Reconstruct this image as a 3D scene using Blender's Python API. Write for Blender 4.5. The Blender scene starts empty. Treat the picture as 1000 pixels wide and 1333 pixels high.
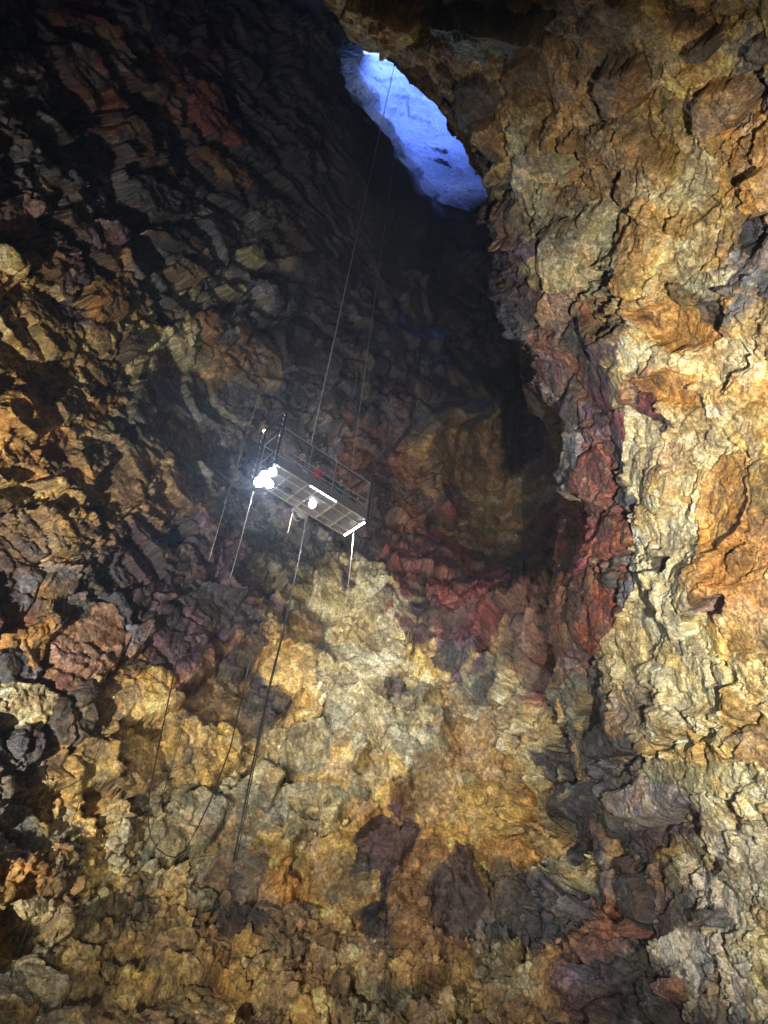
import bpy, bmesh, math, random
import numpy as np
from concurrent.futures import ThreadPoolExecutor
from mathutils import Vector, Matrix

# ------------------------------------------------------------------ camera, world, sun, exposure
scene = bpy.context.scene
col = scene.collection
F = 1007.0                                     # focal length in photograph pixels (1000 x 1333)
CAM = np.array([0.0, 0.0, 1.6])
nrm = lambda v: np.asarray(v, float) / np.linalg.norm(v)
zc = nrm([(640 - 500) / F, (666.5 + 580) / F, -1.0])     # the vanishing point of the hanging cables
fw = np.array([0, 0, -1.0])
yc = nrm(fw - (fw @ zc) * zc)
xc = np.cross(yc, zc)
ROT = np.stack([xc, yc, zc])                   # camera axes -> world axes
cd = bpy.data.cameras.new('camera')
cam = bpy.data.objects.new('camera', cd)
col.objects.link(cam)
m4 = Matrix.Identity(4)
for i in range(3):
    for j in range(3):
        m4[i][j] = ROT[i, j]
    m4[i][3] = CAM[i]
cam.matrix_world = m4
cd.sensor_fit = 'VERTICAL'
cd.sensor_height = 24.0
cd.lens = 24.0 * F / 1333.0
cd.clip_start = 0.05
cd.clip_end = 600
scene.camera = cam

SUN_EL, SUN_AZ = math.radians(50), math.radians(175)     # light falls down the shaft, away from the viewer
world = bpy.data.worlds.new('World')
scene.world = world
world.use_nodes = True
wn = world.node_tree.nodes
sky = wn.new('ShaderNodeTexSky')
sky.sky_type = 'NISHITA'
sky.sun_disc = False
sky.sun_elevation = SUN_EL
sky.sun_rotation = SUN_AZ
world.node_tree.links.new(sky.outputs[0], wn['Background'].inputs[0])
wn['Background'].inputs[1].default_value = 0.02
sd = bpy.data.lights.new('sun', 'SUN')
sd.energy = 2.0
sd.angle = math.radians(42)
sd.color = (0.07, 0.18, 1.0)                   # skylight falling through the vent, against warm floodlights
sun = bpy.data.objects.new('sun', sd)
col.objects.link(sun)
sdir = Vector((math.sin(SUN_AZ) * math.cos(SUN_EL), math.cos(SUN_AZ) * math.cos(SUN_EL), math.sin(SUN_EL)))
sun.rotation_euler = (-sdir).to_track_quat('-Z', 'Y').to_euler()
sun.location = (0, 15, 140)

vs = scene.view_settings
vs.view_transform = 'Standard'
vs.look = 'None'
vs.exposure = 5.5
vs.gamma = 1.0
vs.use_curve_mapping = False
cy = scene.cycles
cy.use_denoising = True
try:
    cy.denoiser = 'OPENIMAGEDENOISE'
    cy.denoising_input_passes = 'RGB_ALBEDO_NORMAL'
    cy.denoising_prefilter = 'NONE'
except Exception:
    pass
cy.max_bounces = 4
cy.diffuse_bounces = 2
cy.use_adaptive_sampling = True
cy.adaptive_threshold = 0.015
cy.glossy_bounces = 2
cy.volume_bounces = 0
cy.sample_clamp_indirect = 1.0

random.seed(7)
rng = np.random.default_rng(7)

# ------------------------------------------------------------------ pixel -> direction
def rays(px, py):
    v = np.stack([(np.asarray(px, float) - 500) / F, (666.5 - np.asarray(py, float)) / F, -np.ones_like(np.asarray(px, float))], -1)
    v /= np.linalg.norm(v, axis=-1, keepdims=True)
    return v @ ROT.T

def at_dist(px, py, d):
    return CAM + rays(px, py) * d

def at_z(px, py, z):
    r = rays(px, py)
    return CAM + r * ((z - CAM[2]) / r[2])

def project(P):
    v = (np.asarray(P) - CAM) @ ROT
    return 500 + F * v[..., 0] / -v[..., 2], 666.5 - F * v[..., 1] / -v[..., 2]

# ------------------------------------------------------------------ noise in numpy
POOL = ThreadPoolExecutor(4)
U = np.uint32

def chunked(fn, P, n=30000):
    parts = list(POOL.map(fn, [P[i:i + n] for i in range(0, len(P), n)]))
    if isinstance(parts[0], tuple):
        return tuple(np.concatenate(q) for q in zip(*parts))
    return np.concatenate(parts)

def mix(h):
    h = h ^ (h >> U(16)); h = h * U(0x7feb352d)
    h = h ^ (h >> U(15)); h = h * U(0x846ca68b)
    return h ^ (h >> U(16))

def hash3(ix, iy, iz, seed):
    return mix(ix.astype(U) * U(73856093) ^ iy.astype(U) * U(19349663) ^ iz.astype(U) * U(83492791) ^ U(seed * 2654435 + 11))

K = np.float32(1 / 4294967296.0)
def rnd(h, k):
    return mix(h + U(k * 0x9E37 + 77)).astype(np.float32) * K

def vnoise(P, seed):
    def go(p):
        p = p.astype(np.float32)
        i = np.floor(p); f = p - i; i = i.astype(np.int32)
        f = f * f * (3 - 2 * f)
        out = np.zeros(len(p), np.float32)
        for dx in (0, 1):
            wx = f[:, 0] if dx else 1 - f[:, 0]
            for dy in (0, 1):
                wy = wx * (f[:, 1] if dy else 1 - f[:, 1])
                for dz in (0, 1):
                    w = wy * (f[:, 2] if dz else 1 - f[:, 2])
                    out += w * (hash3(i[:, 0] + dx, i[:, 1] + dy, i[:, 2] + dz, seed).astype(np.float32) * K)
        return out * 2 - 1
    return chunked(go, P)

def fbm(P, seed, octaves=4, gain=0.5):
    s = 0; a = 1.0
    for o in range(octaves):
        s = s + a * vnoise(P * (2.03 ** o), seed + o)
        a *= gain
    return s

def facets(P, size, seed, tilt, off, crack, width=0.10, dome=0.0, edge=0.10):
    """blocks of fractured rock: every cell a tilted face with its own height, steep flanks between, split by recessed joints"""
    def cell_height(idn, rel):
        h = off * (rnd(idn, 1) - np.float32(.5))
        for k in range(3):
            h = h + rel[k] * (rnd(idn, 2 + k) - np.float32(.5)) * np.float32(2 * tilt)
        return h
    def go(p):
        p = (p / size).astype(np.float32)
        i = np.floor(p).astype(np.int32)
        n = len(p)
        f1 = np.full(n, 9, np.float32); f2 = np.full(n, 9, np.float32)
        i1 = np.zeros(n, U); i2 = np.zeros(n, U)
        z = np.zeros(n, np.float32)
        r1 = [z, z, z]; r2 = [z, z, z]
        for dx in (-1, 0, 1):
            for dy in (-1, 0, 1):
                for dz in (-1, 0, 1):
                    cx, cy_, cz = i[:, 0] + dx, i[:, 1] + dy, i[:, 2] + dz
                    h = hash3(cx, cy_, cz, seed)
                    r = [p[:, 0] - cx - (h & U(1023)).astype(np.float32) * np.float32(1 / 1024),
                         p[:, 1] - cy_ - ((h >> U(10)) & U(1023)).astype(np.float32) * np.float32(1 / 1024),
                         p[:, 2] - cz - ((h >> U(20)) & U(1023)).astype(np.float32) * np.float32(1 / 1024)]
                    r = [q.astype(np.float32) for q in r]
                    d = r[0] * r[0] + r[1] * r[1] + r[2] * r[2]
                    m = d < f1; m2 = (d < f2) & ~m
                    i2 = np.where(m, i1, np.where(m2, h, i2)); f2 = np.where(m, f1, np.where(m2, d, f2))
                    r2 = [np.where(m, a, np.where(m2, b, c)) for a, b, c in zip(r1, r, r2)]
                    i1 = np.where(m, h, i1); f1 = np.where(m, d, f1)
                    r1 = [np.where(m, b, a) for a, b in zip(r1, r)]
        f1 = np.sqrt(f1); e = np.sqrt(f2) - f1
        w = np.clip(e / edge, 0, 1); w = .5 + .5 * w * (2 - w)
        h = cell_height(i1, r1) * w + cell_height(i2, r2) * (1 - w)
        h = h - crack * np.exp(-(e / width) ** 2)
        return (h * size).astype(np.float32), i1, e
    return chunked(go, P)

# ------------------------------------------------------------------ smooth fields from control points
def tps(points, values):
    X = np.asarray(points, float) / 400.0
    n = len(X)
    r = np.linalg.norm(X[:, None] - X[None], axis=-1)
    Kk = np.where(r > 0, r * r * np.log(r + 1e-12), 0) + np.eye(n) * 1e-3
    Pm = np.c_[np.ones(n), X]
    A = np.zeros((n + 3, n + 3)); A[:n, :n] = Kk; A[:n, n:] = Pm; A[n:, :n] = Pm.T
    w = np.linalg.solve(A, np.r_[np.asarray(values, float), np.zeros(3)])
    def ev(px, py):
        Q = np.stack([np.ravel(px), np.ravel(py)], -1) / 400.0
        out = w[n] + Q @ w[n + 1:]
        for k in range(n):
            rr = ((Q - X[k]) ** 2).sum(1)
            out = out + w[k] * 0.5 * rr * np.log(rr + 1e-12)
        return out.reshape(np.shape(px))
    return ev

def sample_grid(G, gx, gy):
    """Catmull-Rom lookup in a coarse grid G[y, x(, c)] at fractional grid coordinates"""
    H, W = G.shape[:2]
    gx = np.clip(gx, 0, W - 1.001); gy = np.clip(gy, 0, H - 1.001)
    ix = gx.astype(int); iy = gy.astype(int); fx = gx - ix; fy = gy - iy
    def wts(t):
        return (-.5 * t + t * t - .5 * t ** 3, 1 - 2.5 * t * t + 1.5 * t ** 3, .5 * t + 2 * t * t - 1.5 * t ** 3, -.5 * t * t + .5 * t ** 3)
    wx, wy = wts(fx), wts(fy)
    out = 0
    for a in range(4):
        yy = np.clip(iy + a - 1, 0, H - 1)
        row = 0
        for b in range(4):
            xx = np.clip(ix + b - 1, 0, W - 1)
            v = G[yy, xx]
            row = row + (wx[b][..., None] if v.ndim > gx.ndim else wx[b]) * v
        out = out + (wy[a][..., None] if row.ndim > gx.ndim else wy[a]) * row
    return out

def smooth(a, b, x):
    t = np.clip((x - a) / (b - a), 0, 1)
    return t * t * (3 - 2 * t)

def blob(px, py, cx, cy_, rx, ry, soft=0.5, ang=0.0):
    c, s = math.cos(math.radians(ang)), math.sin(math.radians(ang))
    dx, dy = px - cx, py - cy_
    d = np.hypot((dx * c + dy * s) / rx, (-dx * s + dy * c) / ry)
    return 1 - smooth(1 - soft, 1 + soft, d)

# distances of the far wall, from its foot at the rubble up to the daylight shaft above the lift
WALL_PTS = {
    1480: [(-150, 26), (0, 27), (250, 29), (500, 31), (700, 30), (800, 29), (1000, 29.5), (1250, 29.5)],
    1333: [(-150, 28), (0, 30), (250, 32), (500, 33), (700, 32), (830, 30.5), (1000, 32)],
    1200: [(0, 32), (250, 35), (500, 36), (700, 34.5), (815, 31.8), (1000, 34)],
    1100: [(-150, 30), (0, 33), (300, 37), (500, 37.5), (700, 36), (790, 33), (900, 36)],
    950: [(0, 34), (300, 39), (500, 40.5), (650, 39), (755, 35), (900, 38)],
    850: [(0, 35), (300, 41.5), (500, 43.5), (650, 42.5), (740, 36), (860, 42)],
    760: [(-150, 33), (0, 36), (300, 43.5), (500, 47), (600, 47.5), (680, 46), (740, 43.5), (860, 47)],
    700: [(0, 37), (300, 45), (480, 50), (590, 53), (645, 57), (690, 54), (735, 49), (860, 52)],
    600: [(0, 38), (300, 47), (480, 55), (570, 58), (640, 65), (690, 62), (735, 58), (860, 61)],
    520: [(590, 61), (650, 70), (700, 70), (860, 70)],
    450: [(-150, 36), (0, 40), (250, 50), (450, 61), (560, 68), (650, 74), (700, 75), (860, 74)],
    300: [(0, 43), (250, 55), (450, 67), (560, 74), (640, 78), (800, 78)],
    150: [(-150, 40), (0, 45), (250, 59), (430, 70), (490, 73), (540, 81), (620, 83), (750, 80)],
    60: [(400, 71), (440, 73), (490, 84), (600, 84)],
    0: [(-150, 42), (0, 47), (250, 61), (380, 70), (440, 78), (520, 85), (650, 83), (850, 74)],
    -160: [(-150, 44), (0, 47), (250, 58), (400, 66), (520, 76), (700, 74), (900, 66)],
}
# distances of the overhanging rock face on the right
FACE_PTS = {
    -160: [(250, 22), (390, 21.5), (550, 20.5), (700, 20), (1000, 18.5), (1200, 18)],
    0: [(390, 24), (550, 23), (700, 22), (850, 21), (1000, 20), (1200, 19)],
    100: [(500, 25), (620, 24), (800, 22.5), (1000, 20.5), (1200, 19)],
    200: [(580, 26), (700, 25), (850, 23), (1000, 21.2)],
    320: [(640, 27), (720, 26), (790, 25.2), (900, 23.2), (1000, 21.8), (1200, 19.5)],
    450: [(684, 28), (760, 26.5), (830, 24.6), (900, 23.4), (1000, 22)],
    600: [(735, 29), (790, 27), (840, 25), (900, 23.8), (1000, 22), (1200, 19.5)],
    720: [(740, 30), (790, 27.6), (850, 25.2), (1000, 22)],
    850: [(740, 31.5), (800, 28.8), (870, 26), (1000, 22.5)],
    960: [(752, 33), (820, 29.8), (900, 26.6), (1000, 23.2), (1200, 20)],
    1100: [(790, 31.5), (850, 29), (920, 26.6), (1000, 24)],
    1200: [(815, 30.5), (880, 28.4), (1000, 25)],
    1333: [(832, 29.5), (900, 27.8), (1000, 25.2), (1200, 21.5)],
    1480: [(845, 28), (1000, 25), (1200, 21)],
}
def field(pts, step, x0, x1, y0, y1):
    P = [(x, y) for y, r in pts.items() for x, d in r]
    V = [math.log(d) for y, r in pts.items() for x, d in r]
    ev = tps(P, V)
    gx = np.arange(x0, x1 + step * 2, step); gy = np.arange(y0, y1 + step * 2, step)
    G = ev(*np.meshgrid(gx, gy))
    return lambda px, py: np.exp(sample_grid(G, (px - x0) / step, (py - y0) / step))

wall_dist = field(WALL_PTS, 12, -220, 1250, -220, 1520)
plain_dist = wall_dist
BACKWALL, CHIMNEY_TOP = 38.0, 100.0
def wall_dist(px, py):
    # the chimney up to the open air: its back wall stands upright behind a slanting left edge
    d = plain_dist(px, py)
    r = rays(px, py)
    up = np.minimum(BACKWALL / np.maximum(np.hypot(r[..., 0], r[..., 1]), .05), 160)
    wob = 6 * np.sin(px * .11 + py * .07) + 4 * np.sin(py * .19)
    sd = (px + wob * .4 - 438 - np.where(py > 75, (py - 75) * .62, np.where(py > 45, (75 - py) * 1.25, 37.5 - (45 - py)))) * .85
    w = smooth(0, 20, sd) * (1 - smooth(225, 310, py + wob)) * smooth(-142, -130, py) * (1 - smooth(660, 690, px))
    return d * (1 - w) + up * w
face_dist = field(FACE_PTS, 12, 150, 1250, -220, 1520)

# ------------------------------------------------------------------ mineral colours of the rock (albedo)
# 0 blue black, 1 cold grey, 2 purple, 3 red brown, 4 red, 5 brown, 6 grey green, 7 yellow ochre, 8 orange, 9 pale cream, 10 pale grey
PALETTE = np.array([(.046, .046, .060), (.140, .142, .160), (.092, .058, .078), (.165, .078, .058), (.235, .070, .078), (.235, .155, .078),
                    (.23, .215, .14), (.43, .305, .125), (.44, .245, .09), (.53, .475, .30), (.46, .44, .39)])
MINERALS = [
    [0, 2, 4, 2, 2, 0, 0, 0, 7, 7, 6, 6, 6, 5, 5, 5, 7, 8, 7, 7],
    [1, 2, 3, 1, 3, 2, 0, 0, 0, 7, 5, 5, 6, 5, 5, 5, 7, 5, 7, 7],
    [1, 1, 0, 2, 3, 2, 0, 0, 0, 0, 5, 7, 5, 5, 5, 5, 7, 7, 7, 1],
    [1, 1, 0, 3, 2, 3, 2, 0, 0, 0, 0, 7, 5, 6, 5, 5, 5, 7, 7, 8],
    [1, 1, 1, 2, 2, 2, 0, 0, 0, 0, 0, 0, 7, 9, 5, 5, 5, 9, 7, 8],
    [2, 5, 1, 1, 1, 1, 0, 0, 0, 0, 0, 0, 0, 5, 6, 6, 5, 7, 7, 5],
    [7, 2, 2, 5, 1, 1, 1, 0, 0, 0, 0, 0, 0, 2, 6, 6, 5, 7, 9, 1],
    [5, 7, 2, 5, 1, 6, 1, 0, 0, 0, 0, 0, 0, 0, 3, 6, 5, 7, 5, 1],
    [7, 7, 7, 7, 9, 6, 1, 0, 0, 0, 0, 0, 0, 0, 3, 5, 6, 7, 8, 7],
    [8, 7, 5, 9, 9, 6, 5, 0, 0, 0, 0, 0, 0, 0, 2, 3, 2, 9, 7, 7],
    [8, 7, 8, 6, 1, 1, 1, 0, 0, 0, 2, 0, 5, 0, 1, 2, 4, 9, 7, 8],
    [8, 8, 7, 5, 6, 6, 1, 1, 1, 3, 3, 5, 5, 0, 1, 3, 2, 9, 9, 7],
    [7, 8, 7, 5, 5, 1, 1, 1, 1, 3, 3, 5, 5, 5, 1, 4, 1, 7, 9, 7],
    [5, 7, 7, 5, 5, 5, 1, 1, 1, 2, 3, 2, 5, 5, 2, 4, 4, 9, 7, 8],
    [2, 5, 5, 2, 0, 2, 0, 1, 6, 2, 4, 4, 2, 0, 0, 4, 1, 9, 9, 8],
    [2, 1, 2, 2, 0, 2, 2, 6, 9, 9, 4, 4, 4, 0, 3, 3, 1, 9, 9, 8],
    [3, 5, 1, 2, 2, 2, 0, 5, 9, 9, 9, 2, 4, 3, 3, 2, 6, 9, 9, 7],
    [1, 3, 3, 5, 2, 3, 5, 7, 9, 9, 9, 7, 2, 5, 4, 6, 6, 9, 9, 7],
    [9, 1, 5, 7, 5, 5, 0, 7, 9, 9, 9, 6, 6, 9, 7, 0, 5, 9, 9, 7],
    [1, 5, 7, 7, 7, 5, 7, 7, 7, 9, 6, 9, 7, 9, 7, 0, 0, 7, 7, 5],
    [6, 7, 7, 7, 6, 6, 7, 9, 6, 7, 5, 7, 7, 7, 9, 0, 1, 9, 9, 9],
    [1, 6, 7, 7, 6, 7, 7, 6, 7, 8, 2, 7, 7, 8, 7, 0, 2, 2, 9, 9],
    [8, 5, 7, 6, 7, 6, 5, 7, 5, 2, 2, 7, 7, 5, 9, 0, 5, 6, 10, 9],
    [7, 5, 6, 5, 7, 5, 0, 5, 7, 0, 5, 5, 5, 5, 0, 1, 2, 1, 10, 9],
    [7, 9, 7, 7, 5, 5, 7, 5, 5, 5, 5, 5, 1, 0, 0, 3, 0, 10, 10, 9],
    [9, 7, 7, 7, 7, 5, 7, 5, 5, 7, 5, 5, 5, 6, 5, 3, 0, 1, 10, 6],
    [7, 7, 5, 7, 5, 7, 7, 5, 7, 5, 6, 5, 7, 5, 5, 2, 0, 10, 1, 9],
]
GR = PALETTE[np.array(MINERALS)]
def mineral(px, py):
    """nearest deposit with a soft border; the caller warps px, py"""
    gx = np.clip((px - 25) / 50, 0, 18.999); gy = np.clip((py - 25) / 50, 0, 25.999)
    ix, iy = gx.astype(int), gy.astype(int)
    fx, fy = smooth(0.2, 0.8, gx - ix)[:, None], smooth(0.2, 0.8, gy - iy)[:, None]
    a = GR[iy, ix] * (1 - fx) + GR[iy, ix + 1] * fx
    b = GR[iy + 1, ix] * (1 - fx) + GR[iy + 1, ix + 1] * fx
    return a * (1 - fy) + b * fy

# single rocks one can pick out of the photograph: x, y, half width, half height, tilt, how proud (m), mineral
D1, D2, PU, GG, OC, YE, PA, RE, BR = (.042, .044, .058), (.07, .068, .075), (.085, .050, .058), (.30, .28, .18), (.42, .23, .07), (.46, .32, .11), (.55, .48, .30), (.24, .085, .06), (.21, .12, .06)
WALL_ROCKS = [
    (347, 908, 34, 17, 8, .5, D1), (310, 862, 30, 13, -6, .4, D1), (300, 1202, 17, 19, 0, .9, D1), (489, 1112, 50, 38, -20, 1.0, PU), (462, 1140, 26, 24, -10, .5, D1),
    (503, 1168, 13, 17, 0, .5, D1), (489, 1212, 14, 16, 0, .5, D1), (402, 1182, 13, 11, 0, .4, D1), (405, 1048, 42, 36, 15, .9, GG), (400, 968, 34, 40, 10, .8, GG),
    (335, 1040, 34, 62, 15, .6, GG), (245, 1075, 44, 58, 20, .7, GG), (620, 1068, 62, 42, -18, .9, YE), (640, 980, 48, 46, 20, .8, (.38, .25, .11)), (560, 1030, 46, 44, -10, .7, (.34, .24, .12)),
    (560, 1185, 54, 70, 5, .9, BR), (600, 1180, 38, 54, 0, .5, PU), (680, 1190, 30, 46, 12, .5, D2), (716, 1222, 22, 20, 0, .5, D1), (590, 866, 26, 18, 20, .7, D2),
    (515, 892, 15, 11, 20, .5, D2), (558, 962, 20, 22, 0, .5, GG), (640, 905, 26, 14, -35, .5, D2), (490, 1010, 36, 30, 0, .6, YE), (440, 930, 22, 12, 15, .5, GG),
    (45, 915, 50, 30, 0, .6, PA), (100, 935, 42, 38, 10, .7, D2), (35, 970, 22, 38, 10, .9, D2), (110, 845, 44, 40, 15, .7, (.30, .17, .11)), (40, 842, 32, 24, 0, .6, OC),
    (15, 868, 18, 20, 0, .4, D1), (135, 765, 34, 24, 35, .6, D2), (85, 800, 26, 14, 10, .5, D2), (250, 780, 36, 18, 20, .5, D1), (285, 800, 44, 24, 25, .5, D1),
    (205, 890, 26, 24, 30, .5, YE), (130, 1000, 46, 30, -15, .7, YE), (165, 1055, 16, 14, 0, .6, PA), (160, 1085, 15, 18, 10, .6, PA), (280, 980, 36, 46, 25, .6, YE),
    (105, 1270, 28, 48, 4, .9, YE), (40, 1290, 36, 46, 0, .9, PA), (170, 1290, 24, 30, 0, .9, YE), (45, 1180, 26, 18, 0, .6, PA), (265, 1172, 22, 24, 20, .8, GG),
    (425, 1130, 32, 50, 10, .5, YE), (470, 1165, 30, 30, 0, .5, YE), (362, 1155, 24, 26, 0, .4, OC), (545, 955, 16, 18, 0, .3, PA), (660, 1110, 34, 24, -20, .6, OC),
    (140, 378, 30, 17, 10, .8, OC), (145, 398, 26, 12, 10, .6, OC), (312, 374, 17, 10, 20, .7, GG), (250, 352, 30, 12, 22, .6, (.2, .15, .13)), (205, 255, 46, 20, 38, .9, D2),
    (180, 445, 14, 16, 0, .5, PU), (280, 420, 24, 12, 40, .6, BR), (95, 265, 30, 14, 35, .7, (.17, .13, .13)), (30, 80, 24, 14, 45, .7, (.30, .28, .28)), (85, 25, 16, 13, 30, .7, RE),
    (185, 18, 28, 26, 30, .8, (.15, .13, .19)), (215, 95, 92, 11, 42, .8, (.24, .075, .06)), (290, 165, 46, 11, 42, .8, (.24, .075, .06)), (155, 130, 22, 10, 40, .6, RE), (370, 280, 32, 12, 38, .6, D2),
    (300, 215, 44, 13, 40, .7, BR), (60, 335, 40, 14, 30, .6, BR), (235, 310, 40, 13, 30, .6, D2), (20, 280, 40, 26, 25, .8, (.2, .13, .14)), (330, 330, 20, 9, 50, .6, GG),
]
FACE_ROCKS = [
    (752, 318, 40, 72, 14, 1.1, GG), (620, 40, 80, 34, 12, .8, (.11, .12, .085)), (500, 40, 70, 22, 22, .5, YE), (605, 150, 32, 34, 20, -.5, D2), (700, 215, 40, 30, 10, .5, GG),
    (730, 395, 38, 34, 20, .5, (.30, .22, .18)), (800, 966, 34, 24, 8, .7, D1), (772, 905, 22, 46, 8, -.6, D2), (840, 905, 34, 36, 10, .5, (.30, .24, .19)), (848, 1040, 46, 30, -12, .6, (.30, .28, .30)),
    (790, 1070, 15, 30, 10, .4, D1), (812, 1180, 14, 46, -12, .4, D1), (830, 1295, 16, 40, -8, .4, D2), (800, 1230, 22, 34, 20, .4, (.19, .085, .085)), (858, 1284, 18, 14, 20, .3, (.23, .12, .11)),
    (910, 1192, 15, 11, 20, .2, D2), (880, 730, 14, 12, 0, .15, D1), (962, 783, 22, 12, -25, .25, (.16, .12, .13)), (900, 690, 26, 40, -20, .35, PA), (960, 660, 42, 56, 10, .35, OC),
    (900, 420, 44, 34, 20, .4, OC), (940, 405, 24, 20, 10, .3, D2), (958, 470, 40, 36, 0, .35, PA), (895, 500, 40, 24, -15, .35, OC), (985, 305, 22, 24, 0, -.7, D1),
    (985, 255, 24, 34, 10, .4, OC), (910, 72, 16, 14, 0, .3, D2), (985, 75, 18, 20, -30, .3, D2), (930, 150, 38, 30, -20, .3, (.36, .22, .12)), (800, 120, 30, 34, 0, .3, BR),
    (800, 700, 26, 34, 30, .5, RE), (772, 620, 34, 40, 0, .5, (.20, .07, .06)), (742, 600, 10, 56, 2, .4, (.25, .25, .27)), (745, 530, 12, 30, 0, .4, D2), (760, 440, 30, 20, 20, .4, D2),
    (790, 800, 20, 46, -10, .4, (.26, .08, .06)), (850, 820, 40, 60, 20, .3, PA), (925, 880, 46, 44, 10, .3, PA), (900, 580, 40, 30, 0, .3, PA), (845, 590, 22, 50, 5, .3, PA),
    (870, 1000, 30, 18, 0, .3, GG), (755, 985, 14, 40, -15, .4, D2), (748, 915, 12, 42, 6, .3, (.14, .16, .14)), (780, 1130, 16, 22, 0, .4, D1), (940, 1010, 60, 24, -15, .25, (.42, .40, .24)),
]

def rgba(me, name, c):
    a = me.attributes.new(name, 'FLOAT_COLOR', 'POINT')
    buf = np.ones((len(c), 4), np.float32); buf[:, :3] = c
    a.data.foreach_set('color', buf.ravel())

def make_mesh(name, V, Q, C, W=None):
    me = bpy.data.meshes.new(name)
    me.vertices.add(len(V)); me.vertices.foreach_set('co', np.ascontiguousarray(V, np.float32).ravel())
    me.loops.add(Q.size); me.loops.foreach_set('vertex_index', np.ascontiguousarray(Q, np.int32).ravel())
    me.polygons.add(len(Q))
    me.polygons.foreach_set('loop_start', np.arange(0, Q.size, Q.shape[1], dtype=np.int32))
    me.polygons.foreach_set('use_smooth', np.ones(len(Q), bool))
    rgba(me, 'Col', C)
    if W is not None:
        a = me.attributes.new('Wet', 'FLOAT', 'POINT'); a.data.foreach_set('value', W.astype(np.float32))
    me.update(calc_edges=True)
    return me

# ------------------------------------------------------------------ materials
def mat_new(name):
    m = bpy.data.materials.new(name); m.use_nodes = True
    nt = m.node_tree
    return m, nt, nt.nodes, nt.links, nt.nodes['Principled BSDF']

def rock_material(name, grain, bump_scale, from_object=False):
    m, nt, N, L, B = mat_new(name)
    geo = N.new('ShaderNodeNewGeometry')
    if from_object:
        src = N.new('ShaderNodeObjectInfo'); csock = src.outputs['Color']
    else:
        src = N.new('ShaderNodeAttribute'); src.attribute_name = 'Col'; csock = src.outputs['Color']
    def noise(scale, detail, rough, dist=0.0):
        n = N.new('ShaderNodeTexNoise'); n.inputs['Scale'].default_value = scale; n.inputs['Detail'].default_value = detail
        n.inputs['Roughness'].default_value = rough; n.inputs['Distortion'].default_value = dist
        L.new(geo.outputs['Position'], n.inputs['Vector']); return n
    def ramp(sock, a, b, c0, c1):
        r = N.new('ShaderNodeValToRGB'); r.color_ramp.elements[0].position = a; r.color_ramp.elements[1].position = b
        r.color_ramp.elements[0].color = (*c0, 1); r.color_ramp.elements[1].color = (*c1, 1); L.new(sock, r.inputs[0]); return r.outputs[0]
    def mixc(kind, fac, a, b):
        x = N.new('ShaderNodeMix'); x.data_type = 'RGBA'; x.blend_type = kind
        if isinstance(fac, float): x.inputs[0].default_value = fac
        else: L.new(fac, x.inputs[0])
        L.new(a, x.inputs[6])
        if isinstance(b, tuple): x.inputs[7].default_value = (*b, 1)
        else: L.new(b, x.inputs[7])
        return x.outputs[2]
    n2 = noise(7.5 * grain, 4, .75)
    c = mixc('MULTIPLY', .85, csock, ramp(n2.outputs[0], .33, .65, (.30, .28, .28), (1.65, 1.65, 1.6)))
    L.new(c, B.inputs['Base Color'])
    r = N.new('ShaderNodeMapRange'); r.inputs[1].default_value = .3; r.inputs[2].default_value = .7
    r.inputs[3].default_value = .36; r.inputs[4].default_value = .75
    L.new(n2.outputs[0], r.inputs[0]); L.new(r.outputs[0], B.inputs['Roughness'])
    B.inputs['Specular IOR Level'].default_value = .45
    nb = noise(bump_scale * 1.6, 4, .72, .2)
    bp = N.new('ShaderNodeBump'); bp.inputs['Strength'].default_value = .8; bp.inputs['Distance'].default_value = .5 / bump_scale
    L.new(nb.outputs[0], bp.inputs['Height']); L.new(bp.outputs[0], B.inputs['Normal'])
    return m

ROCK_FAR = rock_material('volcanic_rock', 1.0, 3.2)
ROCK_NEAR = rock_material('volcanic_rock_face', 2.0, 6.5)
ROCK_STONE = rock_material('loose_stone', 2.2, 7.0, True)

# ------------------------------------------------------------------ rock surfaces
def base_normals(P):
    du = np.gradient(P, axis=1); dv = np.gradient(P, axis=0)
    n = np.cross(du, dv)
    n /= np.linalg.norm(n, axis=-1, keepdims=True) + 1e-9
    if np.median(((CAM + np.array([0, 0, 5.0]) - P) * n).sum(-1)) < 0:
        n = -n
    return n

RIGHT, UP, BACK = ROT[:, 0], ROT[:, 1], ROT[:, 2]

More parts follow.
